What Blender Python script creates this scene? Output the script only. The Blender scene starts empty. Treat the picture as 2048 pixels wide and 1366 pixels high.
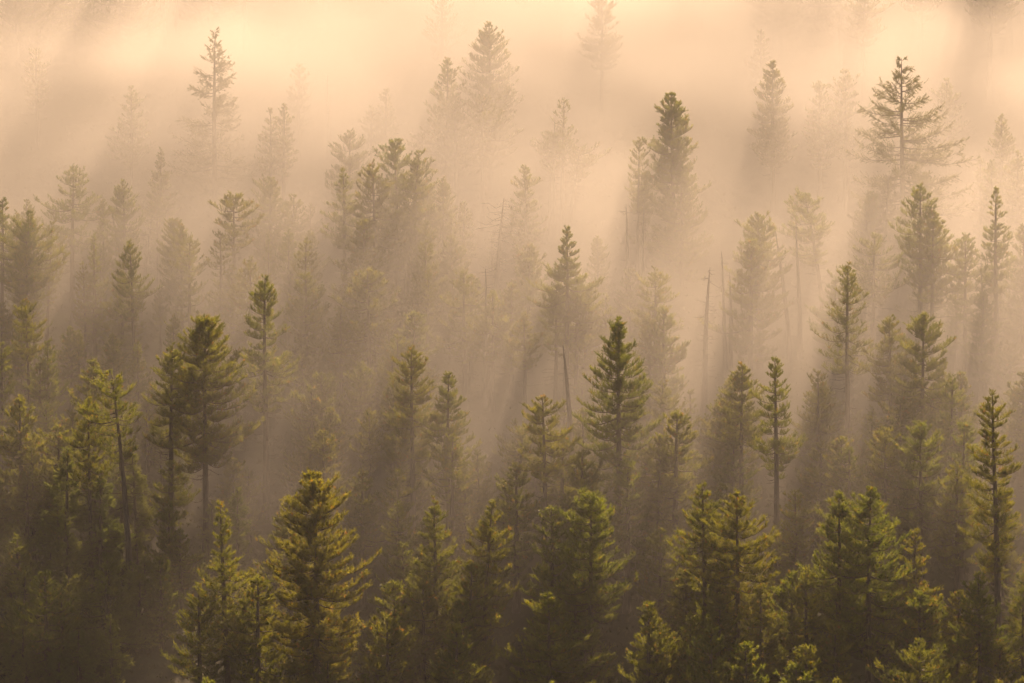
import bpy, math, random
import numpy as np
from mathutils import Vector

R = math.radians
scene = bpy.context.scene
COL = scene.collection

# ------------------------------------------------------------------ camera
HFOV, PITCH = 22.0, -8.0
FPX = 1024.0 / math.tan(R(HFOV / 2))          # focal length in pixels of the 2048 px wide photograph
cam_d = bpy.data.cameras.new("camera")
cam = bpy.data.objects.new("camera", cam_d)
COL.objects.link(cam)
cam.location = (0, 0, 0)
cam.rotation_euler = (R(90 + PITCH), 0, 0)
cam_d.sensor_width = 36.0
cam_d.angle = R(HFOV)
cam_d.clip_start = 1.0
cam_d.clip_end = 2000.0
scene.camera = cam

# ------------------------------------------------------------------ sky, sun, exposure
SUN_EL, SUN_AZ = 38.0, 17.0                   # azimuth measured from +Y (away from the camera) towards +X
world = bpy.data.worlds.new("World")
scene.world = world
world.use_nodes = True
wn = world.node_tree
bg = wn.nodes["Background"]
sky = wn.nodes.new("ShaderNodeTexSky")
sky.sky_type = 'NISHITA'
sky.sun_disc = False
sky.sun_elevation = R(SUN_EL)
sky.sun_rotation = R(SUN_AZ)
sky.dust_density = 4.0
sky.air_density = 1.0
wn.links.new(sky.outputs[0], bg.inputs[0])
bg.inputs[1].default_value = 0.05

sun_d = bpy.data.lights.new("sun", 'SUN')
sun_d.energy = 5.0
sun_d.angle = R(0.5)
sun_d.color = (1.0, 0.82, 0.65)
sun = bpy.data.objects.new("sun", sun_d)
COL.objects.link(sun)
sdir = Vector((math.sin(R(SUN_AZ)) * math.cos(R(SUN_EL)), math.cos(R(SUN_AZ)) * math.cos(R(SUN_EL)), math.sin(R(SUN_EL))))
sun.rotation_euler = sdir.to_track_quat('Z', 'Y').to_euler()
sun.location = sdir * 300

vs = scene.view_settings
vs.view_transform = 'Standard'
vs.look = 'None'
vs.exposure = 1.52
vs.gamma = 1.0
vs.use_curve_mapping = False
vs.use_white_balance = True
vs.white_balance_temperature = 8200.0
vs.white_balance_tint = 16.0

cy = scene.cycles
cy.use_denoising = True
cy.max_bounces = 6
cy.diffuse_bounces = 2
cy.glossy_bounces = 2
cy.transmission_bounces = 2
cy.volume_bounces = 0
cy.transparent_max_bounces = 4
cy.volume_step_rate = 1.0
cy.volume_max_steps = 256
cy.use_adaptive_sampling = True
cy.adaptive_threshold = 0.03
cy.sample_clamp_indirect = 4.0

# ------------------------------------------------------------------ terrain function
SLOPE = math.tan(R(22.0))
Y0, Z0 = 229.0, -32.4


def ground(x, y):
    """Height of the hillside; works on arrays."""
    x = np.asarray(x, float)
    y = np.asarray(y, float)
    z = Z0 + (y - Y0) * SLOPE
    floor = -72.0
    d = z - floor
    z = floor + 0.5 * (d + np.sqrt(d * d + 120.0))
    bump = (1.3 * np.sin(x * 0.071 + 1.3) * np.sin(y * 0.055 + 0.4) + 0.8 * np.sin(x * 0.16 + y * 0.09 + 2.0)
            + 0.35 * np.sin(x * 0.43 - y * 0.31) + 0.22 * np.sin(x * 0.77 + y * 0.88 + 0.7))
    return z + bump


CP, SP = math.cos(R(PITCH)), math.sin(R(PITCH))


def ray(px, row):
    a, b = (px - 1024.0) / FPX, (683.0 - row) / FPX
    # camera axes: right (1,0,0); up (0,-SP,CP); forward (0,CP,SP)
    return np.array((a, CP - b * SP, SP + b * CP))


def at(px, row):
    """Point of the hillside seen at a pixel of the photograph."""
    d = ray(px, row)
    lo, hi = 60.0, 420.0
    for _ in range(40):
        m = 0.5 * (lo + hi)
        if d[2] * m < float(ground(d[0] * m, d[1] * m)):
            hi = m
        else:
            lo = m
    return d * lo


# ------------------------------------------------------------------ materials
def new_mat(name):
    m = bpy.data.materials.new(name)
    m.use_nodes = True
    nt = m.node_tree
    nt.nodes.clear()
    return m, nt, nt.nodes, nt.links


def ramp(nodes, stops):
    r = nodes.new("ShaderNodeValToRGB")
    el = r.color_ramp.elements
    while len(el) < len(stops):
        el.new(0.5)
    for e, (p, c) in zip(el, stops):
        e.position = p
        e.color = (*c, 1)
    return r


def foliage_mat(name, dark, mid, light, rust=None, trans=0.45, glow=3.0):
    m, nt, N, L = new_mat(name)
    out = N.new("ShaderNodeOutputMaterial")
    tc = N.new("ShaderNodeTexCoord")
    noi = N.new("ShaderNodeTexNoise")
    noi.inputs["Scale"].default_value = 0.9
    noi.inputs["Detail"].default_value = 3.0
    L.new(tc.outputs["Object"], noi.inputs["Vector"])
    rp = ramp(N, [(0.30, dark), (0.5, mid), (0.72, light)])
    L.new(noi.outputs["Fac"], rp.inputs[0])
    col = rp.outputs[0]
    if rust:
        n2 = N.new("ShaderNodeTexNoise")
        n2.inputs["Scale"].default_value = 2.3
        n2.inputs["Detail"].default_value = 1.0
        L.new(tc.outputs["Object"], n2.inputs["Vector"])
        r2 = ramp(N, [(0.63, (0, 0, 0)), (0.74, (1, 1, 1))])
        L.new(n2.outputs["Fac"], r2.inputs[0])
        mx = N.new("ShaderNodeMix")
        mx.data_type = 'RGBA'
        L.new(r2.outputs[0], mx.inputs[0])
        L.new(col, mx.inputs[6])
        mx.inputs[7].default_value = (*rust, 1)
        col = mx.outputs[2]
    info = N.new("ShaderNodeObjectInfo")
    hsv = N.new("ShaderNodeHueSaturation")
    mr = N.new("ShaderNodeMapRange")
    mr.inputs[3].default_value = 0.475
    mr.inputs[4].default_value = 0.515
    L.new(info.outputs["Random"], mr.inputs[0])
    L.new(mr.outputs[0], hsv.inputs["Hue"])
    L.new(col, hsv.inputs["Color"])
    dif = N.new("ShaderNodeBsdfDiffuse")
    tr = N.new("ShaderNodeBsdfTranslucent")
    gl = N.new("ShaderNodeBsdfGlossy")
    gl.inputs["Roughness"].default_value = 0.5
    gl.inputs["Color"].default_value = (0.9, 0.9, 0.85, 1)
    L.new(hsv.outputs[0], dif.inputs[0])
    bright = N.new("ShaderNodeMix")
    bright.data_type = 'RGBA'
    bright.blend_type = 'MULTIPLY'
    bright.inputs[0].default_value = 1.0
    bright.inputs[7].default_value = (glow, glow * 0.97, glow * 0.4, 1)
    L.new(hsv.outputs[0], bright.inputs[6])
    L.new(bright.outputs[2], tr.inputs[0])
    a = N.new("ShaderNodeMixShader")
    a.inputs[0].default_value = trans
    L.new(dif.outputs[0], a.inputs[1])
    L.new(tr.outputs[0], a.inputs[2])
    b = N.new("ShaderNodeMixShader")
    b.inputs[0].default_value = 0.035
    L.new(a.outputs[0], b.inputs[1])
    L.new(gl.outputs[0], b.inputs[2])
    L.new(b.outputs[0], out.inputs["Surface"])
    return m


M_PINE = foliage_mat("pine_needles", (0.022, 0.027, 0.006), (0.040, 0.045, 0.010), (0.070, 0.071, 0.016), (0.085, 0.052, 0.015), 0.5, 4.7)
M_RUST = foliage_mat("browning_pine_needles", (0.030, 0.032, 0.008), (0.050, 0.052, 0.011), (0.080, 0.076, 0.017), (0.12, 0.070, 0.018), 0.5, 4.6)
M_LARCH = foliage_mat("larch_needles", (0.050, 0.052, 0.014), (0.070, 0.070, 0.018), (0.10, 0.095, 0.026), None, 0.3)
M_YOUNG = foliage_mat("young_larch_needles", (0.034, 0.044, 0.012), (0.050, 0.060, 0.016), (0.075, 0.082, 0.022), None, 0.5, 3.6)


def bark_mat(name, a, b):
    m, nt, N, L = new_mat(name)
    out = N.new("ShaderNodeOutputMaterial")
    p = N.new("ShaderNodeBsdfPrincipled")
    p.inputs["Roughness"].default_value = 0.85
    tc = N.new("ShaderNodeTexCoord")
    mp = N.new("ShaderNodeMapping")
    mp.inputs["Scale"].default_value = (9, 9, 1.4)
    noi = N.new("ShaderNodeTexNoise")
    noi.inputs["Scale"].default_value = 1.0
    noi.inputs["Detail"].default_value = 4
    L.new(tc.outputs["Object"], mp.inputs[0])
    L.new(mp.outputs[0], noi.inputs["Vector"])
    rp = ramp(N, [(0.35, a), (0.68, b)])
    L.new(noi.outputs["Fac"], rp.inputs[0])
    L.new(rp.outputs[0], p.inputs["Base Color"])
    bp = N.new("ShaderNodeBump")
    bp.inputs["Strength"].default_value = 0.6
    bp.inputs["Distance"].default_value = 0.05
    L.new(noi.outputs["Fac"], bp.inputs["Height"])
    L.new(bp.outputs[0], p.inputs["Normal"])
    L.new(p.outputs[0], out.inputs["Surface"])
    return m


M_BARK = bark_mat("pine_bark", (0.045, 0.030, 0.020), (0.12, 0.085, 0.060))
M_DEAD = bark_mat("dead_wood", (0.080, 0.062, 0.048), (0.17, 0.14, 0.11))

m, nt, N, L = new_mat("forest_floor")
out = N.new("ShaderNodeOutputMaterial")
p = N.new("ShaderNodeBsdfPrincipled")
p.inputs["Roughness"].default_value = 0.95
tc = N.new("ShaderNodeTexCoord")
n1 = N.new("ShaderNodeTexNoise")
n1.inputs["Scale"].default_value = 0.35
n1.inputs["Detail"].default_value = 6
L.new(tc.outputs["Object"], n1.inputs["Vector"])
rp = ramp(N, [(0.36, (0.024, 0.018, 0.010)), (0.5, (0.040, 0.033, 0.013)), (0.62, (0.050, 0.048, 0.016)), (0.75, (0.060, 0.040, 0.020))])
L.new(n1.outputs["Fac"], rp.inputs[0])
L.new(rp.outputs[0], p.inputs["Base Color"])
bp = N.new("ShaderNodeBump")
bp.inputs["Strength"].default_value = 0.8
bp.inputs["Distance"].default_value = 0.4
L.new(n1.outputs["Fac"], bp.inputs["Height"])
L.new(bp.outputs[0], p.inputs["Normal"])
L.new(p.outputs[0], out.inputs["Surface"])
M_GROUND = m
M_HEATH = foliage_mat("heath", (0.018, 0.017, 0.006), (0.030, 0.028, 0.008), (0.046, 0.042, 0.012), (0.065, 0.035, 0.014), 0.3)


# ------------------------------------------------------------------ mesh helpers
def link_mesh(name, verts, tris, mat, quads=None, smooth=False):
    """verts (n,3), tris (m,3) and quads (k,4) -> mesh datablock"""
    me = bpy.data.meshes.new(name)
    nt_, nq = (0 if tris is None else len(tris)), (0 if quads is None else len(quads))
    me.vertices.add(len(verts))
    me.vertices.foreach_set("co", np.asarray(verts, np.float32).ravel())
    parts = []
    if nt_:
        parts.append(np.asarray(tris, np.int32).ravel())
    if nq:
        parts.append(np.asarray(quads, np.int32).ravel())
    loops = np.concatenate(parts)
    me.loops.add(len(loops))
    me.loops.foreach_set("vertex_index", loops)
    me.polygons.add(nt_ + nq)
    starts = np.concatenate([np.arange(nt_) * 3, nt_ * 3 + np.arange(nq) * 4]).astype(np.int32)
    me.polygons.foreach_set("loop_start", starts)
    if smooth:
        me.polygons.foreach_set("use_smooth", np.ones(nt_ + nq, bool))
    me.update(calc_edges=True)
    me.materials.append(mat)
    return me


class Tubes:
    """Collects tapered tubes into one mesh."""

    def __init__(self):
        self.v, self.q, self.t, self.n = [], [], [], 0

    def add(self, pts, rad, sides=5):
        pts = np.asarray(pts, float)
        rad = np.asarray(rad, float)
        k = len(pts)
        tan = np.gradient(pts, axis=0)
        tan /= np.linalg.norm(tan, axis=1, keepdims=True) + 1e-9
        ref = np.array((0.0, 0.0, 1.0)) if abs(tan[:, 2]).mean() < 0.8 else np.array((1.0, 0.0, 0.0))
        u = np.cross(tan, ref)
        u /= np.linalg.norm(u, axis=1, keepdims=True) + 1e-9
        w = np.cross(tan, u)
        ang = np.arange(sides) * 2 * math.pi / sides
        ring = (u[:, None, :] * np.cos(ang)[None, :, None] + w[:, None, :] * np.sin(ang)[None, :, None]) * rad[:, None, None]
        self.v.append((pts[:, None, :] + ring).reshape(-1, 3))
        i = np.arange(k - 1)[:, None] * sides
        j = np.arange(sides)[None, :]
        j2 = (j + 1) % sides
        self.q.append(self.n + np.stack([i + j, i + j2, i + sides + j2, i + sides + j], -1).reshape(-1, 4))
        base = self.n + (k - 1) * sides                # close both ends
        for b in (self.n, base):
            self.t.append(np.array([[b, b + a, b + a + 1] for a in range(1, sides - 1)]))
        self.n += k * sides

    def mesh(self, name, mat):
        return link_mesh(name, np.concatenate(self.v), np.concatenate(self.t), mat, np.concatenate(self.q), True)


def unit(a):
    return a / (np.linalg.norm(a, axis=-1, keepdims=True) + 1e-9)


class Needles:
    """Collects needle tufts (axis points with directions) and turns them into thin triangular blades."""

    def __init__(self, rng):
        self.p, self.d, self.s, self.rng = [], [], [], rng

    def add(self, p, d, s):
        self.p.append(p)
        self.d.append(d)
        self.s.append(s)

    def mesh(self, name, mat, blades=8, length=0.24, width=0.034, spread=0.95):
        rng = self.rng
        p = np.concatenate(self.p)
        d = unit(np.concatenate(self.d))
        s = np.concatenate(self.s)
        n = len(p)
        p = np.repeat(p, blades, 0)
        d = np.repeat(d, blades, 0)
        s = np.repeat(s, blades, 0)
        rnd = rng.normal(size=(n * blades, 3))
        rad = unit(rnd - d * (rnd * d).sum(1, keepdims=True))
        a = spread * (0.35 + 0.75 * rng.random((n * blades, 1)))
        nd = unit(d * np.cos(a) + rad * np.sin(a) + np.array((0, 0, 0.12)))
        ln = length * s[:, None] * (0.7 + 0.55 * rng.random((n * blades, 1)))
        side = unit(np.cross(nd, rng.normal(size=(n * blades, 3)))) * (width * 0.5) * s[:, None]
        base = p + d * (rng.random((n * blades, 1)) * 0.12 - 0.03)
        v = np.stack([base - side, base + side, base + nd * ln], 1).reshape(-1, 3)
        t = np.arange(n * blades * 3).reshape(-1, 3)
        return link_mesh(name, v, t, mat)


# crown outlines: (t from crown top 0 to crown bottom 1, radius as a share of the widest)
PROFILES = {
    'cone': [(0, .03), (.12, .23), (.3, .52), (.5, .70), (.7, .95), (.82, 1), (.92, .75), (1, .35)],
    'dome': [(0, .04), (.06, .22), (.12, .42), (.22, .70), (.30, .62), (.40, .95), (.50, .74), (.62, 1), (.74, .80), (.86, .98), (1, .5)],
    'round': [(0, .03), (.07, .16), (.18, .40), (.35, .74), (.52, 1), (.7, .97), (.85, .8), (1, .4)],
    'column': [(0, .03), (.05, .16), (.13, .38), (.28, .68), (.48, .90), (.7, 1), (.85, .95), (.95, .7), (1, .35)],
    'spire': [(0, .02), (.1, .15), (.25, .28), (.4, .38), (.5, .66), (.65, .85), (.8, 1), (.9, .8), (1, .35)],
    'flag': [(0, .10), (.12, .5), (.3, .9), (.5, 1), (.7, .6), (.85, .7), (1, .25)],
    'tier': [(0, .03), (.1, .26), (.22, .52), (.3, .42), (.42, .82), (.52, .62), (.66, 1), (.78, .75), (.9, .85), (1, .3)],
    'slim': [(0, .03), (.1, .28), (.25, .58), (.45, .88), (.65, 1), (.85, .7), (1, .3)],
    'ragged': [(0, .04), (.1, .32), (.2, .36), (.36, .75), (.5, .62), (.68, 1), (.85, .7), (1, .35)],
}


def trunk_line(H, lean, rng, n=14, wob=0.012, bend=1.25):
    t = np.linspace(0, 1, n)
    ph = rng.random(4) * 6.28
    x = lean * t ** bend + wob * H * (np.sin(t * 4.1 + ph[0]) - math.sin(ph[0])) * t * 0.5
    y = wob * H * (np.sin(t * 3.3 + ph[1]) - math.sin(ph[1])) * t * 0.5
    # the noise must leave the top where it was asked for
    x = x - (x[-1] - lean) * t
    y = y - y[-1] * t
    return np.stack([x, y, t * H], 1), t


def along(line, z):
    return np.array((np.interp(z, line[:, 2], line[:, 0]), np.interp(z, line[:, 2], line[:, 1]), z))


def stubs(tb, line, rng, z0, z1, num, lmax, droop=0.35):
    """Bare dead branches."""
    for _ in range(num):
        z = z0 + (z1 - z0) * rng.random()
        az = rng.random() * 6.283
        ln = lmax * (0.25 + 0.75 * rng.random() ** 1.5)
        d = np.array((math.cos(az), math.sin(az), 0))
        s = np.linspace(0, 1, 4)[:, None]
        o = along(line, z)
        curl = droop * rng.normal(0.6, 0.5)
        pts = o + d * s * ln + np.array((0, 0, 1.0)) * (-curl * s + curl * 0.9 * s ** 2.5) * ln
        pts[1:] += rng.normal(size=(3, 3)) * 0.05 * ln
        tb.add(pts, np.linspace(0.034, 0.013, 4) * (0.6 + 0.5 * ln / lmax), 3)
        if ln > 0.6:
            for k in (1, 2):
                e = unit(d + rng.normal(size=3) * 0.7) * ln * 0.3 * rng.random()
                tb.add(np.stack([pts[k], pts[k] + e * 0.6, pts[k] + e + np.array((0, 0, .05))]), [0.016, .013, 0.010], 3)


def build_pine(seed, H, rad, crown, style='cone', lean=0.0, dens=1.0, mat=None, lod=1.0, skew=0.0, bark=None, side=0.0, trunk_r=None):
    """crown: length of the crown from the top.  Returns (trunk mesh, crown mesh)."""
    rng = np.random.default_rng(seed)
    line, t = trunk_line(H, lean, rng)
    tr = trunk_r or (0.10 + 0.0095 * H)
    tb = Tubes()
    tb.add(line, tr * (1 - t) ** 0.75 * (1 + 0.35 * np.exp(-t * 22)) + 0.022, 8)
    nd = Needles(rng)
    prof = np.array(PROFILES[style])
    z = H - 0.15
    bottom = H - crown
    lob = rng.random(3) * 6.28
    # shoots straight on the leader
    zz = np.linspace(H - 0.5, H + 0.1, 5)
    lead = np.stack([along(line, min(a, H)) for a in zz])
    lead[:, 2] = zz
    nd.add(lead, np.tile((0, 0, 1.0), (5, 1)), np.full(5, 0.9))
    while z > bottom:
        tt = (H - z) / crown
        r0 = rad * float(np.interp(tt, prof[:, 0], prof[:, 1]))
        nb = max(3, int(round((3.6 + 2.6 * min(1, r0)) * dens)))
        a0 = rng.random() * 6.283
        tier = 0.66 + 0.50 * rng.random()
        for k in range(nb):
            az = a0 + k * 6.283 / nb + rng.normal() * 0.3
            if rng.random() > 0.86:
                continue
            lobe = 1 + 0.16 * math.sin(az * 2 + lob[0] + tt * 5) + 0.14 * math.sin(az * 3 + lob[1] - tt * 9) + 0.55 * skew * math.cos(az)
            ln = r0 * lobe * tier * (0.72 + 0.42 * rng.random())
            if rng.random() < 0.06:
                ln *= 1.22
            if ln < 0.12:
                ln = 0.12
            o = along(line, z + rng.normal() * 0.10)
            d = np.array((math.cos(az), math.sin(az), 0.0))
            rise = 0.55 * (1 - tt) ** 2.2 - 0.16 * tt + rng.normal() * 0.09
            droop = 0.10 + 0.30 * tt
            m_ = 6
            s = np.linspace(0, 1, m_)[:, None]
            up = np.array((0, 0, 1.0))
            pts = o + d * s * ln + up * ln * (rise * s - droop * s * (1 - s) * 1.6 + 0.18 * s ** 3)
            lat = np.cross(d, up)
            pts += lat * (rng.normal() * 0.10 * ln * s ** 2)
            br = 0.014 + 0.013 * ln
            tb.add(pts, np.linspace(br, 0.007, m_), 4)
            # shoots on the outer part of the branch
            ns = max(3, int((ln * 11.0 + 2.5) * dens * lod))
            ss = 1 - (0.82 * rng.random(ns) ** 1.25) * (1 if ln > .5 else .6)
            ss[0] = 1.0
            base = np.stack([np.interp(ss, s[:, 0], pts[:, c]) for c in range(3)], 1)
            sg = rng.choice((-1.0, 1.0), ns)
            sl = (0.20 + 0.34 * rng.random(ns)) * min(1.15, 0.35 + 0.5 * ln) * (1.25 - 0.4 * ss)
            out_ = 0.15 + 0.5 * rng.random(ns)
            sd = unit(d * out_[:, None] + lat * (sg * (0.15 + 0.75 * rng.random(ns)))[:, None] + up * (0.40 + 0.8 * rng.random(ns) * (1 - .3 * tt))[:, None] + rng.normal(size=(ns, 3)) * 0.16)
            nt_ = 4 if lod > 0.7 else 3
            f = (np.arange(nt_) + 0.6) / nt_
            pos = base[:, None, :] + sd[:, None, :] * (sl[:, None] * f)[:, :, None] + up * (0.10 * sl[:, None] * f ** 2)[:, :, None]
            dd = np.repeat((sd + up * 0.12)[:, None, :], nt_, 1)
            nd.add(pos.reshape(-1, 3), dd.reshape(-1, 3), np.repeat((0.72 + 0.4 * rng.random(ns)) * min(1.0, 0.72 + 0.35 * ln), nt_))
            if lod > 0.7 and ln > 0.7:
                for q in range(0, ns, 3):
                    tb.add(np.stack([base[q], base[q] + sd[q] * sl[q] * .5, base[q] + sd[q] * sl[q]]), [0.011, .009, .006], 3)
        z -= (0.30 + 0.34 * rng.random()) * (0.75 + 0.25 * min(1.5, rad / 1.6)) * (0.55 + 0.45 * min(1, 4 * tt))
    bare = bottom
    if bare > 1.5:
        stubs(tb, line, rng, bottom - 0.62 * bare, bottom + 0.4, int(bare * 3.2), min(2.0, 0.6 + rad * 0.55))
    w = 0.032 / math.sqrt(lod) if lod <= 1 else 0.025
    return tb.mesh("trunk", bark or M_BARK), nd.mesh("crown", mat or M_PINE, 8 if lod > 0.7 else 6, 0.18 if lod <= 1 else 0.155, w)


def build_larch(seed, H, rad, crown, style='cone', lean=0.0, dens=1.0, mat=None, lod=1.0, skew=0.0, curl=False):
    rng = np.random.default_rng(seed)
    line, t = trunk_line(H, lean, rng, wob=0.008)
    tb = Tubes()
    tb.add(line, (0.09 + 0.0115 * H) * (1 - t) ** 0.8 * (1 + 0.3 * np.exp(-t * 22)) + 0.018, 8)
    nd = Needles(rng)
    prof = np.array(PROFILES[style])
    z, bottom = H - 0.2, H - crown
    up = np.array((0, 0, 1.0))
    while z > bottom:
        tt = (H - z) / crown
        r0 = rad * float(np.interp(tt, prof[:, 0], prof[:, 1]))
        nb = max(2, int(round(2.6 * dens + 0.5 * rng.random())))
        for k in range(nb):
            az = rng.random() * 6.283
            d = np.array((math.cos(az), math.sin(az), 0.0))
            ln = max(0.2, r0 * (0.55 + 0.55 * rng.random()) * (1 + 0.5 * skew * math.cos(az)))
            o = along(line, z + rng.normal() * 0.1)
            rise = 0.55 * (1 - tt) ** 2 - 0.10 - 0.12 * tt + rng.normal() * 0.08
            m_ = 7
            s = np.linspace(0, 1, m_)[:, None]
            lat = np.cross(d, up)
            pts = o + d * s * ln + up * ln * (rise * s - 0.10 * s + 0.22 * s ** 3) + lat * (rng.normal() * 0.14 * ln * s ** 2)
            tb.add(pts, np.linspace(0.016 + 0.011 * ln, 0.007, m_), 4)
            ns = max(4, int((ln * 10 + 3) * dens * lod))
            ss = 1 - 0.85 * rng.random(ns)
            ss[0] = 1
            base = np.stack([np.interp(ss, s[:, 0], pts[:, c]) for c in range(3)], 1)
            sg = rng.choice((-1.0, 1.0), ns)
            sl = (0.25 + 0.6 * rng.random(ns)) * min(1.2, .4 + .3 * ln) * (1.25 - 0.5 * ss)
            vert = np.where(rng.random(ns) < 0.62, 0.55, -0.55) * (0.4 + rng.random(ns))
            sd = unit(d * (0.55 + 0.4 * rng.random(ns))[:, None] + lat * (sg * 0.6 * rng.random(ns))[:, None] + up * vert[:, None])
            nt_ = 6
            f = (np.arange(nt_) + 0.5) / nt_
            pos = base[:, None, :] + sd[:, None, :] * (sl[:, None] * f)[:, :, None] + up * (0.22 * sl[:, None] * f ** 2)[:, :, None]
            dd = np.repeat(sd[:, None, :], nt_, 1)
            nd.add(pos.reshape(-1, 3), dd.reshape(-1, 3), np.repeat((0.8 + 0.4 * rng.random(ns)), nt_))
            if lod > 0.7:
                for q in range(0, ns, 2):
                    tb.add(np.stack([base[q], base[q] + sd[q] * sl[q] * .5 + up * .05 * sl[q], base[q] + sd[q] * sl[q] + up * .2 * sl[q]]), [0.012, .009, .006], 3)
        z -= (0.20 + 0.24 * rng.random()) * (0.55 + 0.15 * rad)
    if bottom > 2:
        stubs(tb, line, rng, bottom * 0.4, bottom, int(bottom * 1.5), 1.2)
    return tb.mesh("trunk", M_BARK), nd.mesh("crown", mat or M_LARCH, 7, 0.14, 0.024, 1.2)


def build_snag(seed, H, lean=0.0, branches=20, blen=1.0, bend=1.25, thick=1.0):
    branches, blen, thick = int(branches * 1.5), blen * 1.15, thick * 1.45
    rng = np.random.default_rng(seed)
    line, t = trunk_line(H, lean, rng, n=16, wob=0.018, bend=bend)
    tb = Tubes()
    tb.add(line, thick * (0.07 + 0.0065 * H) * (1 - t) ** 0.7 + 0.02, 7)
    stubs(tb, line, rng, H * 0.3, H * 0.99, max(3, branches), blen, 0.45)
    return tb.mesh("dead_tree", M_DEAD)


# ------------------------------------------------------------------ placing
def thing(name, loc, label, cat, group=None):
    o = bpy.data.objects.new(name, None)
    o.empty_display_size = 0.5
    o.location = loc
    COL.objects.link(o)
    o["label"] = label
    o["category"] = cat
    if group:
        o["group"] = group
    return o


def part(name, me, parent):
    o = bpy.data.objects.new(name, me)
    COL.objects.link(o)
    o.parent = parent
    return o


def place(x, top, base, bx=None):
    """Where a tree of the photograph stands and how tall it is: top pixel (x, top), foot pixel (bx, base)."""
    bx = x if bx is None else bx
    p = at(bx, base)
    d = ray(x, top)
    k = p[1] / d[1]
    tip = d * k
    foot = np.array((p[0], p[1], float(ground(p[0], p[1])) - 0.15))
    return foot, tip[2] - foot[2], tip[0] - p[0], p[1] / CP / FPX     # foot, height, lean, metres per pixel


NAMES = {'P': ('pine_tree', 'pine tree'), 'L': ('larch_tree', 'larch tree'), 'Y': ('young_larch', 'young larch'),
         'S': ('dead_tree', 'dead tree'), 'N': ('young_pine', 'young pine')}
COUNT = [0]


def tree(kind, x, top, half, cb, base, label, bx=None, style=None, group=None, **kw):
    COUNT[0] += 1
    seed = 1000 + COUNT[0]
    foot, H, lean, mpp = place(x, top, base, bx)
    name, cat = NAMES[kind]
    if kind == 'S':
        t = bpy.data.objects.new(name, build_snag(seed, H, lean, **kw))
        COL.objects.link(t)
        t.location = foot
        t["label"], t["category"] = label, cat
        if group:
            t["group"] = group
        return t
    t = thing(name, tuple(foot), label, cat, group)
    crown = max(1.0, min(H * 0.97, (cb - top) * mpp))
    far = foot[1]
    kw.setdefault('lod', 1.4 if far < 212 else 1.0 if far < 245 else 0.75)
    if kind in 'PN':
        a, b = build_pine(seed, H, half * mpp * (1.12 if far < 215 else 1.28), crown, style or 'cone', lean, **kw)
    else:
        if kind == 'Y':
            kw.setdefault('mat', M_YOUNG)
            kw.setdefault('dens', 1.15)
            half *= 1.3
        a, b = build_larch(seed, H, half * mpp, crown, style or 'cone', lean, **kw)
    part("trunk", a, t)
    part("crown", b, t)
    return t


def copy_tree(src, loc, rz, sc, label, group=None):
    r = src.copy()
    COL.objects.link(r)
    r.location = loc
    r.rotation_euler = (0, 0, rz)
    r.scale = (sc, sc, sc * 1.0)
    r["label"] = label
    if group:
        r["group"] = group
    elif "group" in r:
        del r["group"]
    for ch in src.children:
        c = ch.copy()
        COL.objects.link(c)
        c.parent = r
    return r


# ------------------------------------------------------------------ ground
xs = np.arange(-200, 200.1, 2.0)
ys = np.arange(-40, 460.1, 2.0)
gx, gy = np.meshgrid(xs, ys)
gz = ground(gx, gy)
gv = np.stack([gx, gy, gz], -1).reshape(-1, 3)
nx, ny = len(xs), len(ys)
i = (np.arange(ny - 1)[:, None] * nx + np.arange(nx - 1)[None, :]).ravel()
gq = np.stack([i, i + 1, i + nx + 1, i + nx], 1)
o = bpy.data.objects.new("hillside", link_mesh("hillside", gv, None, M_GROUND, gq, True))
COL.objects.link(o)
o["kind"] = "structure"

# heath, grass and low shrubs covering the floor between the trees
rngh = np.random.default_rng(77)
nh = 26000
hy = 150 + 150 * rngh.random(nh) ** 1.3
hx = (rngh.random(nh) - 0.5) * 0.46 * hy
hz = ground(hx, hy)
patch = 0.55 + 0.45 * np.sin(hx * 0.35 + 1.1) * np.sin(hy * 0.28) + 0.25 * rngh.normal(size=nh)
hs = np.clip(0.35 + 0.9 * np.clip(patch, 0, 1.4), 0.3, 1.6)
nd = Needles(rngh)
for q in range(3):
    ang = rngh.random(nh) * 6.283
    rr_ = rngh.random(nh) * 0.45 * hs
    pos = np.stack([hx + rr_ * np.cos(ang), hy + rr_ * np.sin(ang), hz + 0.02 + rngh.random(nh) * 0.28 * hs], 1)
    nd.add(pos, np.stack([0.5 * np.cos(ang), 0.5 * np.sin(ang), np.ones(nh)], 1), hs)
o = bpy.data.objects.new("undergrowth", nd.mesh("undergrowth", M_HEATH, 5, 0.34, 0.06, 1.1))
COL.objects.link(o)
o["kind"] = "stuff"

# ------------------------------------------------------------------ trees of the photograph, front to back
G1 = "front row pines at the foot of the slope"
G2 = "young larches on the open bank"
G3 = "sunlit pines in the middle of the slope"
G4 = "pines of the middle rows fading into mist"
G5 = "faint pines high in the mist"
G6 = "dead trunks among the pines"
G7 = "large larches"
G8 = "small pines filling the understorey"

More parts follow.
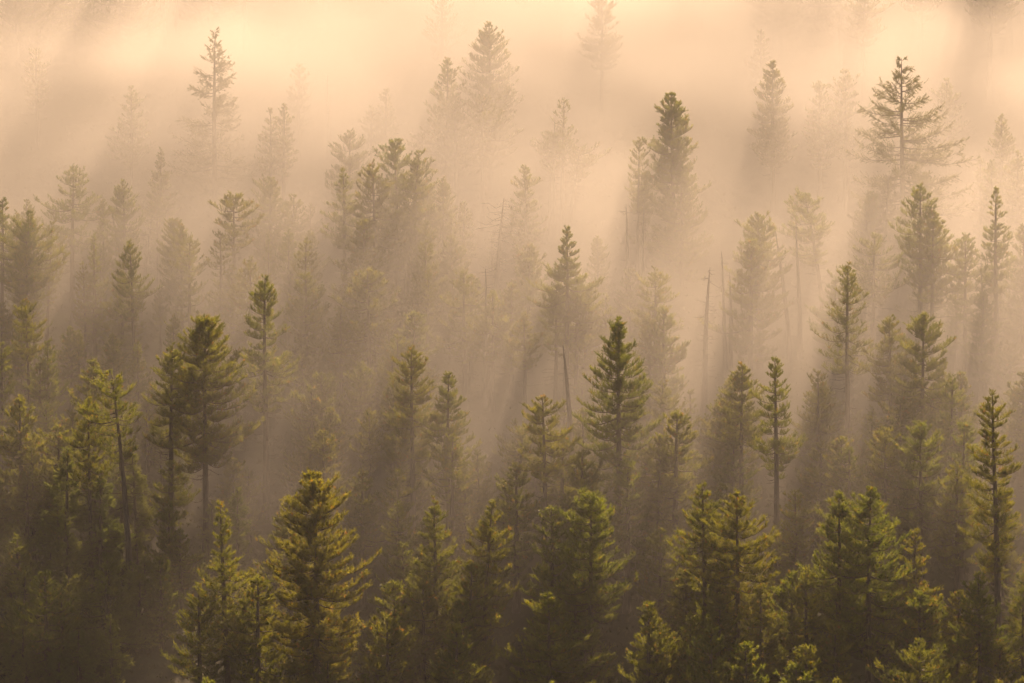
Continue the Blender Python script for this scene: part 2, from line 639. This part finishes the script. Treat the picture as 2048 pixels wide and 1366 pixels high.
# front row
tree('P', 440, 1008, 62, 1330, 1450, "lit pine with thin reddish brown top, left of the broad golden pine", 460, 'spire', G1, mat=M_RUST, dens=1.1)
tree('P', 508, 1142, 40, 1330, 1440, "narrow pine with golden tip tucked between reddish-topped pine and broad golden pine", 502, 'slim', G1)
tree('P', 397, 1172, 56, 1380, 1470, "short rounded green pine below the reddish-topped pine", 400, 'round', G1)
tree('P', 628, 948, 94, 1400, 1500, "broad golden pine with tiered clumps, brightest tree at the bottom", 632, 'dome', G1, mat=M_RUST, dens=1.4)
tree('P', 868, 998, 54, 1290, 1430, "conical pine with golden tip, first right of the broad golden pine", 872, 'cone', G1, dens=1.15)
tree('P', 985, 1005, 52, 1280, 1430, "golden-topped pine on a slightly leaning dark trunk in the front row", 962, 'round', G1, dens=1.05)
tree('P', 1182, 990, 68, 1260, 1400, "tiered dull green pine standing behind the small pointed bottom-edge pine", 1178, 'dome', G1, dens=1.3)
tree('P', 1097, 1192, 84, 1420, 1560, "dense conical pine with one pale pointed tip at the bottom edge", 1100, 'cone', G1, dens=1.3)
tree('P', 1404, 968, 48, 1200, 1420, "slender pine with sunlit left side at the edge of the shade", 1410, 'slim', G1)
tree('P', 1474, 985, 72, 1240, 1440, "dense shaded pine right beside the slender pine with sunlit left side", 1472, 'round', G1, dens=1.2)
tree('P', 1522, 1172, 62, 1380, 1520, "narrow-topped olive pine at the bottom edge of the shade", 1526, 'spire', G1, dens=1.2)
tree('P', 1612, 1140, 50, 1330, 1480, "shaded pine with brownish top, right of the narrow-topped olive pine", 1614, 'cone', G1, mat=M_RUST)
tree('P', 1678, 988, 76, 1320, 1440, "left of two broad dark pines standing together in deep shade", 1676, 'round', G1, dens=1.25)
tree('P', 1742, 980, 92, 1330, 1450, "right of two broad dark pines standing together in deep shade", 1736, 'round', G1, dens=1.25)
tree('P', 1830, 1062, 46, 1270, 1420, "dim brownish pine right behind the two broad dark pines", 1832, 'cone', G1, mat=M_RUST)
tree('P', 1957, 1150, 58, 1350, 1500, "green conical pine below the tall lit pine near the right edge", 1960, 'cone', G1, dens=1.2)
tree('P', 1838, 1285, 80, 1480, 1600, "lowest dark pine at the bottom edge under the two broad dark pines", 1840, 'round', G1)
tree('P', 2046, 1180, 50, 1350, 1500, "dark pine cut by the right edge in the front row", 2046, 'cone', G1)
tree('P', 1985, 788, 58, 1170, 1370, "tall lit pine with a narrow pointed crown near the right edge", 1996, 'ragged', G3, dens=1.1, skew=-.3)

# open bank on the left
tree('Y', 135, 900, 46, 1140, 1165, "tall pale feathery young larch, highest on the open bank", None, 'cone', G2)
tree('Y', 55, 943, 34, 1105, 1130, "small pale young larch left of the tall feathery larch", None, 'cone', G2)
tree('Y', 200, 958, 54, 1150, 1170, "dark green young larch beside the long bare flag-topped trunk", None, 'cone', G2)
tree('Y', 214, 1120, 66, 1330, 1350, "bushy blue-green young larch at the foot of the flag-topped trunk", None, 'cone', G2)
tree('Y', 50, 1142, 44, 1310, 1325, "dim young larch with a dark stem low on the bank", None, 'cone', G2)
tree('Y', 136, 1152, 38, 1300, 1315, "narrow dark young larch between the dim and the bushy young larches", None, 'slim', G2)
tree('Y', 46, 1255, 46, 1420, 1440, "bright green young larch in the bottom corner", None, 'cone', G2)
tree('Y', 157, 1262, 36, 1390, 1405, "small green young larch just right of the corner larch", None, 'cone', G2)
tree('Y', 118, 1305, 34, 1420, 1435, "low young larch at the bottom edge beside the corner larch", None, 'round', G2)
tree('Y', 26, 1050, 40, 1180, 1195, "young larch at the left edge above the corner larch", None, 'cone', G2)
tree('Y', 280, 1150, 36, 1270, 1290, "low dark young larch just right of the flag-topped trunk", None, 'cone', G2)
tree('N', 80, 728, 40, 880, 905, "sparse lit sapling in the sun shaft at the left", None, 'slim', G2)
tree('N', 118, 882, 30, 960, 990, "small dark sapling under the lit sapling at the left", None, 'cone', G2)
tree('N', 64, 880, 30, 985, 1000, "small round sapling left of the dark sapling", None, 'round', G2)

# middle rows
tree('P', 224, 750, 52, 930, 1190, "flag-topped pine on a long bare trunk above the young larches", 262, 'flag', G3, skew=-.5, dens=.85)
tree('P', 412, 640, 92, 930, 1140, "big bright green pine with a broad layered crown, left of centre", 412, 'dome', G3, dens=1.35)
tree('P', 345, 692, 52, 900, 1110, "rounded pine forming the left shoulder of the big bright green pine", 342, 'round', G3)
tree('P', 346, 925, 40, 1060, 1120, "dim small pine below the left shoulder pine", None, 'slim', G3)
tree('P', 530, 556, 58, 830, 1040, "tall pointed olive pine right of the big bright green pine", 533, 'tier', G3, dens=1.0)
tree('P', 467, 396, 40, 505, 735, "dark flat-topped pine crown standing clear on a thin trunk", 466, 'flag', G4, skew=.25)
tree('P', 440, 466, 28, 640, 770, "thin pine with black trunk and one-sided twigs in front of the flat-topped pine", 444, 'ragged', G4, skew=-.5, dens=.7)
tree('P', 500, 520, 45, 680, 800, "hazy rounded pine behind the tall pointed olive pine", 500, 'round', G4)
tree('P', 380, 482, 42, 700, 780, "sparse pale pine with open lit crown, left of the black trunk", 381, 'ragged', G4, dens=.75)
tree('P', 188, 474, 32, 680, 745, "narrow dark pine with pointed tip right of the leftmost bushy pine", 189, 'spire', G4)
tree('P', 57, 425, 52, 610, 760, "dark bushy pine standing against bright mist near the left edge", 52, 'round', G4, dens=1.15)
tree('P', 5, 403, 32, 560, 740, "dark pine crown cut by the left edge", 4, 'ragged', G4)
tree('P', 4, 690, 34, 860, 960, "shaded pine at the left edge below the cut dark crown", 0, 'column', G4)
tree('P', 148, 332, 54, 510, 650, "hazy open-branched pine with a broad rounded crown at the left", 146, 'round', G4, dens=.8)
tree('S', 221, 414, 30, 600, 640, "dark leaning dead snag with twiggy top at the left", 260, group=G6, branches=38, blen=1.6, thick=1.2)
tree('S', 305, 430, 30, 600, 640, "faint dead pole leaning the other way, right of the twiggy snag", 282, group=G6, branches=24, blen=1.5)
tree('P', 612, 482, 38, 690, 790, "slim pine with a sparse narrow crown and twin dark trunks", 612, 'ragged', G4, dens=.8)
tree('S', 632, 560, 14, 700, 800, "bare dark trunk close beside the slim pine", 626, group=G6, branches=14, blen=1.2, thick=1.3)
tree('P', 682, 615, 34, 760, 860, "small lit pine in the haze right of the twin trunks", 682, 'ragged', G4, dens=.9)
tree('P', 686, 340, 42, 500, 690, "hazy pine with a dense pointed top and one long low bough", 690, 'spire', G4)
tree('P', 790, 282, 62, 540, 650, "tall hazy open-crowned pine left of centre", 792, 'ragged', G4, dens=1.0)
tree('P', 838, 306, 46, 520, 670, "hazy pine on a dark slanting trunk right of the open-crowned pine", 808, 'ragged', G4)
tree('P', 745, 330, 45, 540, 690, "hazy pine crown wedged behind the open-crowned pine", 750, 'column', G4)
tree('P', 852, 484, 40, 650, 760, "pointed pine with soft narrow crown in the middle haze", 853, 'cone', G4)
tree('P', 735, 540, 60, 740, 850, "shadowed broad pine low under the tall open-crowned pine", 738, 'column', G4)
tree('S', 1008, 395, 30, 600, 680, "dead tree with many drooping twigs and a hooked top near the centre", 990, group=G6, branches=70, blen=2.2, thick=1.3)
tree('P', 1050, 332, 36, 520, 650, "faint slender pine with pointed crown right of the drooping dead tree", 1050, 'tier', G4)
tree('S', 928, 428, 20, 590, 640, "faint hooked dead trunk left of the drooping dead tree", 922, group=G6, branches=18, blen=2.0)
tree('P', 903, 432, 34, 600, 660, "faint sparse pine beside the hooked dead trunk", 903, 'ragged', G4, dens=.7)
tree('P', 1134, 458, 62, 640, 880, "dark pine with a narrow tip above a wide shaggy crown at the centre", 1130, 'spire', G4, dens=1.2)
tree('P', 1158, 560, 58, 700, 860, "pale lit pine in front of the dark shaggy centre pine", 1150, 'round', G4)
tree('P', 1212, 592, 22, 720, 850, "slight one-sided pine at the right flank of the pale lit pine", 1205, 'ragged', G4, dens=.8)
tree('P', 928, 545, 46, 730, 820, "open pine with visible curved boughs left of the shaggy centre pine", 930, 'ragged', G3, dens=.8)
tree('P', 985, 585, 40, 720, 820, "soft hazy pine just right of the open curved-bough pine", 985, 'round', G4)
tree('S', 971, 538, 8, 600, 810, "short dead spike rising behind the soft hazy pine", 970, group=G6, branches=8, blen=.6)
tree('P', 1048, 632, 30, 750, 880, "small-crowned pine on a long dark trunk with curved low bough", 1049, 'slim', G4)
tree('P', 1238, 642, 62, 980, 1150, "tall dense glittering pine just right of centre with long pointed crown", 1236, 'column', G3, dens=1.2)
tree('P', 823, 698, 62, 930, 1130, "bright green pine with clear tiered boughs and dark stem, left of centre", 826, 'tier', G3, dens=1.1)
tree('P', 897, 748, 52, 920, 1120, "lit conical pine touching the right of the clear tiered pine", 898, 'cone', G3, dens=1.15)
tree('P', 906, 872, 48, 1010, 1180, "short pine with pale upright tufts in front of the lit conical pine", 905, 'round', G3)
tree('P', 955, 905, 38, 1040, 1110, "soft sunlit pine right of the short tufted pine", 955, 'round', G3)
tree('P', 795, 672, 48, 840, 930, "pale yellow pine behind the left of the clear tiered pine", 792, 'round', G4)
tree('P', 795, 945, 58, 1130, 1230, "dim ragged pine under the clear tiered pine", 802, 'ragged', G3)
tree('P', 1085, 795, 64, 960, 1205, "dark shaded pine with flat bottom on a long straight trunk", 1090, 'cone', G3, dens=1.15)
tree('P', 1046, 860, 40, 960, 1100, "leaning pine with a tufted bough to its left, beside the dark shaded pine", 1026, 'flag', G3, skew=-.6)
tree('S', 1126, 690, 8, 900, 1045, "bare dark trunk curving past the dark shaded pine", 1148, group=G6, branches=14, blen=1.0, thick=1.5)
tree('P', 1112, 600, 26, 720, 860, "dark trunked pine half hidden behind the pale lit pine", 1110, 'slim', G4)
tree('P', 795, 1010, 26, 1150, 1290, "thin dim pine at the foot of the ragged pine", 802, 'slim', G3)
tree('P', 1310, 540, 42, 680, 850, "small clear pine with drooping lower boughs standing against bright mist", 1312, 'round', G3, dens=.9)
tree('S', 1298, 600, 10, 700, 820, "thin dead stem touching the small clear drooping pine", 1300, group=G6, branches=16, blen=1.4)
tree('P', 1325, 762, 54, 950, 1030, "hazy broad pine right behind the tall glittering pine", 1325, 'round', G4)
tree('P', 1380, 782, 22, 900, 970, "thin hazy sapling-like pine right of the hazy broad pine", 1380, 'slim', G4, dens=.7)
tree('P', 1290, 900, 42, 1060, 1150, "dull pine below the hazy broad pine", 1290, 'ragged', G3)
tree('P', 1485, 733, 52, 900, 1130, "lit dense pine with blunt rounded top, right of the middle", 1484, 'column', G3, dens=1.15)
tree('P', 1456, 790, 30, 910, 1060, "smaller second top at the left of the blunt-topped pine", 1466, 'slim', G3)
tree('P', 1550, 720, 46, 960, 1210, "pine with tufted crown on the longest straight trunk of the middle", 1551, 'ragged', G3)
tree('P', 1636, 748, 46, 920, 1040, "pale sunlit pine right of the longest straight trunk", 1636, 'ragged', G3, dens=.9)
tree('P', 1414, 836, 26, 930, 1030, "bent pine whose tip curls over to the left", 1441, 'flag', G3, skew=-.6)
tree('P', 1388, 905, 42, 1040, 1120, "bushy sunlit pine under the curled-over pine", 1390, 'ragged', G3)
tree('P', 1590, 985, 44, 1130, 1250, "dull green pine in front of the longest straight trunk", 1592, 'ragged', G3)
tree('P', 1698, 900, 52, 1060, 1180, "shadowed pine at the edge of the dark shaft", 1700, 'ragged', G3)
tree('P', 1696, 530, 54, 760, 980, "dark-stemmed open pine with wide lower boughs, against bright mist", 1696, 'tier', G3, dens=.8)
tree('P', 1778, 636, 50, 830, 990, "sparse lit pine right of the open dark-stemmed pine", 1778, 'ragged', G3)
tree('P', 1848, 628, 66, 860, 1010, "broad lit pine with a dense top over the dark shaft", 1845, 'round', G3, dens=1.15)
tree('P', 1905, 760, 48, 960, 1080, "hazy pine at the right shoulder of the broad lit pine", 1903, 'column', G3)
tree('P', 1840, 850, 68, 1120, 1240, "darkest pine, a dense column inside the deep shadow shaft", 1838, 'column', G3, dens=1.2)
tree('P', 1915, 930, 50, 1150, 1270, "dark pine right of the darkest column pine", 1912, 'column', G3)
tree('P', 1770, 860, 52, 1080, 1200, "dark pine left of the darkest column pine", 1768, 'column', G3)

# upper slope
tree('L', 430, 62, 88, 420, 440, "tall hazy larch with drooping boughs alone in the upper left mist", 430, 'cone', G7, dens=1.0)
tree('L', 1803, 116, 128, 520, 605, "large spreading larch with crooked top at the upper right", 1804, 'round', G7, dens=1.0, skew=.12)
tree('L', 1778, 350, 60, 520, 630, "smaller leaning larch at the foot of the large spreading larch", 1760, 'round', G7, dens=1.0, skew=-.3)
tree('P', 1840, 372, 44, 560, 770, "dark pine standing in front of the large larch's trunk", 1842, 'slim', G4)
tree('P', 1866, 425, 50, 600, 790, "dark rounded pine right of the large larch's trunk", 1862, 'round', G4, dens=1.1)
tree('P', 1930, 470, 45, 640, 790, "hazy yellowish pine between the rounded dark pine and the slender right pine", 1930, 'round', G4)
tree('P', 1750, 470, 55, 610, 760, "hazy yellowish pine left of the large larch's trunk", 1745, 'round', G4)
tree('P', 1992, 377, 38, 590, 790, "slender dark pine with a spear-shaped top near the right edge", 1994, 'spire', G4)
tree('S', 1962, 520, 8, 600, 780, "thin bare stem just left of the spear-topped pine", 1972, group=G6, branches=8, blen=.8)
tree('P', 2046, 452, 32, 620, 760, "pine crown cut by the right edge above the lit pine", 2046, 'ragged', G4)
tree('P', 1516, 430, 56, 620, 740, "clear pine with separate tiers of foliage, right of the bare poles", 1520, 'tier', G4, dens=1.1)
tree('P', 1610, 395, 46, 530, 670, "crooked pine with its top bent left over a bare stem", 1650, 'flag', G4, skew=-.55)
tree('S', 1550, 455, 8, 600, 720, "thin dead pole leaning against the tiered clear pine", 1580, group=G6, branches=8, blen=.8)
tree('S', 1592, 446, 8, 600, 720, "upright dead pole between tiered pine and crooked pine", 1600, group=G6, branches=10, blen=.9, thick=1.1)
tree('S', 1459, 543, 8, 600, 770, "short straight dead pole, nearest the tiered pine's left", 1461, group=G6, branches=5, blen=.5, thick=1.2)
tree('S', 1443, 503, 8, 600, 770, "tall thin dead pole with crooked tip, middle of three", 1453, group=G6, branches=7, blen=.5)
tree('S', 1420, 535, 20, 600, 840, "dead tree with short drooping branch stubs, left of the bare poles", 1407, group=G6, branches=46, blen=1.5, thick=1.35)
tree('S', 1252, 408, 8, 600, 690, "lone tall dead pole left of the big misty column pine", 1258, group=G6, branches=9, blen=.9, thick=1.2)
tree('S', 1288, 414, 8, 600, 700, "pale dead pole touching the big misty column pine", 1284, group=G6, branches=6, blen=.5)
tree('P', 1342, 188, 52, 560, 545, "big misty column pine with a ragged narrow top right of centre", 1345, 'column', G4, dens=1.35)
tree('P', 1362, 330, 42, 560, 570, "misty pine merged into the right of the big column pine", 1362, 'column', G4)
tree('P', 1546, 125, 38, 330, 430, "faint pine with a dense pointed dome at the upper right", 1546, 'cone', G5, dens=1.3)
tree('P', 1640, 165, 32, 340, 440, "faint clumpy pine right of the dense dome pine", 1638, 'ragged', G5)
tree('P', 1690, 142, 36, 320, 430, "faint ragged pine left of the large spreading larch", 1690, 'ragged', G5)
tree('P', 1893, 160, 26, 300, 400, "faint small pine behind the large larch's right side", 1893, 'slim', G5)
tree('P', 1960, 320, 16, 470, 540, "faint needle-thin pine above the spear-topped pine", 1960, 'slim', G5)
tree('P', 2002, 232, 36, 420, 500, "faint rounded pine high near the right edge", 2002, 'round', G5)
tree('P', 2036, 305, 34, 470, 560, "faint pine at the right edge, lower of two", 2036, 'round', G5)
tree('P', 1522, 62, 20, 200, 290, "very faint thin pine above the dense dome pine", 1522, 'slim', G5)
tree('P', 895, 120, 50, 350, 450, "sharp-topped misty pine left of the big rounded misty pine", 896, 'cone', G4, dens=1.1)
tree('P', 978, 48, 44, 310, 390, "big rounded misty pine, tallest at the top centre", 980, 'column', G4, dens=1.3)
tree('P', 965, 195, 52, 330, 460, "misty pine with a reddish flank between the two top-centre pines", 966, 'round', G4, mat=M_RUST)
tree('P', 910, 190, 40, 340, 470, "misty pine low between the sharp-topped pine and its neighbours", 915, 'cone', G4)
tree('P', 1128, 200, 24, 330, 470, "thin half-dead misty pine right of top centre", 1124, 'ragged', G5, dens=.55)
tree('P', 1106, 272, 32, 350, 480, "faint small-crowned pine left of the leaning faint flag pine", 1108, 'flag', G5)
tree('P', 1160, 298, 34, 360, 480, "faint leaning pine with a flag crown to the right", 1135, 'flag', G5, skew=.6)
tree('S', 1110, 240, 8, 300, 480, "faint dead spike beside the half-dead misty pine", 1100, group=G6, branches=14, blen=.8)
tree('P', 598, 128, 20, 260, 330, "very faint spindly pine in bright mist, upper left of centre", 598, 'slim', G5)
tree('S', 655, 150, 8, 220, 320, "very faint dead pole right of the spindly pine", 656, group=G6, branches=9, blen=.7)
tree('P', 772, 180, 26, 320, 400, "very faint pine above the tall open-crowned pine", 772, 'cone', G5)
tree('P', 742, 215, 22, 330, 410, "very faint pine left of another faint pine above the open crown", 742, 'slim', G5)
tree('P', 541, 218, 22, 350, 440, "very faint pine, left of a close pair below the spindly pine", 541, 'cone', G5)
tree('P', 568, 210, 20, 350, 440, "very faint pine, right of a close pair below the spindly pine", 568, 'cone', G5)
tree('P', 542, 360, 42, 540, 600, "faint columnar pine in the haze right of the tall larch", 543, 'column', G5)
tree('P', 588, 392, 26, 540, 610, "faint narrow pine right of the faint columnar pine", 588, 'slim', G5)
tree('P', 322, 300, 32, 500, 560, "faint dull pine between the tall larch and the dead snags", 322, 'cone', G5)
tree('P', 262, 175, 34, 330, 400, "very faint pine left of the tall larch", 262, 'cone', G5)
tree('P', 700, 265, 38, 420, 520, "faint pine above the dense-topped hazy pine with low bough", 700, 'column', G5)
# top edge silhouettes
tree('P', 80, -120, 75, 150, 135, "blurred dark pine shape at the top left corner", 80, 'round', G5, dens=1.2)
tree('P', 150, -50, 60, 130, 135, "blurred pale pine right of the corner shape", 150, 'round', G5)
tree('P', 240, -80, 70, 110, 120, "blurred broad pine along the top edge, left", 240, 'round', G5)
tree('P', 420, -130, 60, 50, 95, "blurred pine at the top edge over the tall larch", 420, 'round', G5)
tree('P', 885, -20, 24, 140, 210, "barely visible thin pine at the top edge over the sharp-topped pine", 885, 'slim', G5)
tree('L', 1680, -140, 95, 90, 145, "blurred spreading larch at the top edge, right of centre", 1680, 'cone', G5)
tree('P', 1840, -80, 32, 40, 135, "blurred bare-stemmed pine at the top edge over the large larch", 1842, 'ragged', G5)
tree('P', 1560, -110, 60, 70, 125, "blurred pine at the top edge over the dense dome pine", 1560, 'round', G5)
tree('P', 1080, -110, 50, 60, 105, "blurred pine at the top edge right of the big rounded misty pine", 1080, 'round', G5)

# small pines of the understorey: six are built, the rest are copies
rg = random.Random(11)
LAB = ["small shaded pine in the understorey between taller trunks", "bushy half-grown pine in the dim understorey",
       "slim half-grown pine in the dim understorey", "low spreading pine in the dim understorey",
       "ragged half-grown pine in the dim understorey", "round-topped half-grown pine in the dim understorey"]
PROTO = []
for k, (st, hh, rr, cc) in enumerate([('cone', 6.0, 1.5, 5.4), ('round', 8.0, 2.0, 6.8), ('slim', 9.0, 1.4, 7.2), ('round', 4.0, 1.7, 3.8), ('ragged', 10.0, 1.9, 7.6), ('column', 8.5, 1.8, 7.4)]):
    a, b = build_pine(500 + k, hh, rr, cc, st, 0.0, 1.15)
    PROTO.append((a, b))
for k in range(270):
    q = k % 6
    y = 163 + 62 * rg.random() ** 1.5
    x = rg.uniform(-0.205, 0.205) * y
    if k > 5 and x < -0.09 * y and rg.random() < .55:
        continue
    loc = (x, y, float(ground(x, y)) - 0.1)
    if k < 6:
        r = thing('young_pine', loc, LAB[q], 'young pine', G8)
        part('trunk', PROTO[q][0], r)
        part('crown', PROTO[q][1], r)
        PROTO[q] = r
    else:
        r = copy_tree(PROTO[q], loc, rg.random() * 6.28, 1, LAB[q], G8)
    sc = rg.uniform(.75, 1.35)
    r.scale = (sc * rg.uniform(.9, 1.15), sc * rg.uniform(.9, 1.15), sc)
    r.rotation_euler = (0, 0, rg.random() * 6.28)

# more young larches on the open bank, copies of three of the bank's own
BANK = [o for o in COL.objects if o.name.startswith('young_larch')]
for k in range(34):
    src = BANK[(k * 5) % 10]
    y = 172 + 44 * rg.random()
    x = -y * rg.uniform(0.105, 0.205)
    r = copy_tree(src, (x, y, float(ground(x, y)) - 0.1), rg.random() * 6.28, rg.uniform(.45, .8), "small dim young larch scattered over the open bank", "small young larches scattered over the bank")

# slender pines packed through the hazy middle rows: copies of the built ones
SRC = [o for o in COL.objects if o.get("group") in (G3, G4) and o.name.startswith('pine_tree')]
MID = "slender bare-trunked pine among many in the hazy middle rows"
rg = random.Random(5)
n = 0
AVOID = [(i_.location.x, i_.location.y) for i_ in SRC if i_['group'] == G3]
while n < 62:
    y = rg.uniform(190, 240)
    x = y * rg.uniform(-0.2, 0.2)
    src = rg.choice(SRC)
    if abs(x - y * 0.077) < 6 and y > 203:
        continue
    if any(abs(x - a_ - 0.3 * (y - b_)) < 3.0 and -12 < y - b_ < 26 for a_, b_ in AVOID):
        continue
    r = copy_tree(src, (x, y, float(ground(x, y)) - 0.15), rg.random() * 6.28, rg.uniform(.62, .92), MID, "slender pines of the middle rows")
    r.scale = (r.scale[0] * .8, r.scale[0] * .8, r.scale[0])
    n += 1

# pines along the top of the picture, almost lost in the mist: copies of the built ones
TOP = "pine nearly dissolved in the mist along the top edge"
n = 0
while n < 26:
    y = rg.uniform(266, 304)
    x = y * rg.uniform(-0.2, 0.2)
    if n % 3 and abs(x + 12) < 14:
        continue
    src = rg.choice(SRC)
    r = copy_tree(src, (x, y, float(ground(x, y)) - 0.15), rg.random() * 6.28, rg.uniform(.85, 1.15), TOP, "pines along the top edge")
    n += 1

# ------------------------------------------------------------------ air
def volume_box(name, verts, faces, mat):
    me = bpy.data.meshes.new(name)
    me.from_pydata(verts, [], faces)
    me.update()
    me.materials.append(mat)
    ob = bpy.data.objects.new(name, me)
    COL.objects.link(ob)
    ob["kind"] = "stuff"
    return ob


BF = [(0, 3, 2, 1), (4, 5, 6, 7), (0, 1, 5, 4), (1, 2, 6, 5), (2, 3, 7, 6), (3, 0, 4, 7)]


def box_verts(x0, x1, y0, y1, z0, z1):
    return [(x0, y0, z0), (x1, y0, z0), (x1, y1, z0), (x0, y1, z0), (x0, y0, z1), (x1, y0, z1), (x1, y1, z1), (x0, y1, z1)]


mh, nt, N, L = new_mat("haze_air")
out = N.new("ShaderNodeOutputMaterial")
pv = N.new("ShaderNodeVolumePrincipled")
pv.inputs["Color"].default_value = (0.96, 0.90, 0.82, 1)
pv.inputs["Density"].default_value = 0.0001
pv.inputs["Anisotropy"].default_value = 0.5
L.new(pv.outputs[0], out.inputs["Volume"])
volume_box("haze", box_verts(-205, 205, -45, 465, -78, 105), BF, mh)

# morning mist lying on the upper slope
mm, nt, N, L = new_mat("mist_air")
out = N.new("ShaderNodeOutputMaterial")
pv = N.new("ShaderNodeVolumePrincipled")
pv.inputs["Color"].default_value = (0.96, 0.87, 0.77, 1)
pv.inputs["Anisotropy"].default_value = 0.35
geo = N.new("ShaderNodeNewGeometry")
sep = N.new("ShaderNodeSeparateXYZ")
L.new(geo.outputs["Position"], sep.inputs[0])


def math_node(op, a, b=None, clamp=False):
    n = N.new("ShaderNodeMath")
    n.operation = op
    n.use_clamp = clamp
    for k, v in enumerate((a, b)):
        if v is None:
            continue
        if isinstance(v, (int, float)):
            n.inputs[k].default_value = v
        else:
            L.new(v, n.inputs[k])
    return n.outputs[0]


def map_range(v, a, b, c, d, kind='SMOOTHSTEP'):
    n = N.new("ShaderNodeMapRange")
    n.interpolation_type = kind
    for k, q in zip((1, 2, 3, 4), (a, b, c, d)):
        n.inputs[k].default_value = q
    L.new(v, n.inputs[0])
    return n.outputs[0]


h = math_node('SUBTRACT', sep.outputs[2], math_node('ADD', math_node('MULTIPLY', sep.outputs[1], SLOPE), Z0 - Y0 * SLOPE))
noi = N.new("ShaderNodeTexNoise")
noi.inputs["Scale"].default_value = 0.030
noi.inputs["Detail"].default_value = 2.5
noi.inputs["Roughness"].default_value = 0.66
mp = N.new("ShaderNodeMapping")
mp.inputs["Location"].default_value = (13.0, 4.0, 0.0)
mp.inputs["Scale"].default_value = (0.8, 1.0, 1.3)
L.new(geo.outputs["Position"], mp.inputs[0])
L.new(mp.outputs[0], noi.inputs["Vector"])
wis = map_range(noi.outputs["Fac"], 0.37, 0.64, 0.36, 1.65)
up_slope = math_node('ADD', map_range(sep.outputs[1], 170, 258, 0.035, 1.1), map_range(sep.outputs[1], 222, 275, 0.0, 1.05))
fall = map_range(h, 3, 27, 1.0, 0.0)
dn = math_node('MULTIPLY', math_node('MULTIPLY', wis, math_node('MULTIPLY', up_slope, map_range(sep.outputs[1], 310, 375, 1.0, 1.0))), math_node('MULTIPLY', fall, 0.042))
L.new(dn, pv.inputs["Density"])
L.new(pv.outputs[0], out.inputs["Volume"])
mm.cycles.volume_sampling = 'MULTIPLE_IMPORTANCE'
mm.cycles.volume_step_rate = 0.4


def slope_prism(x0, x1, y0, y1, lo, hi):
    g0, g1 = Z0 + (y0 - Y0) * SLOPE, Z0 + (y1 - Y0) * SLOPE
    return [(x0, y0, g0 + lo), (x1, y0, g0 + lo), (x1, y1, g1 + lo), (x0, y1, g1 + lo),
            (x0, y0, g0 + hi), (x1, y0, g0 + hi), (x1, y1, g1 + hi), (x0, y1, g1 + hi)]


volume_box("mist", slope_prism(-110, 110, 168, 375, -6, 38), BF, mm)
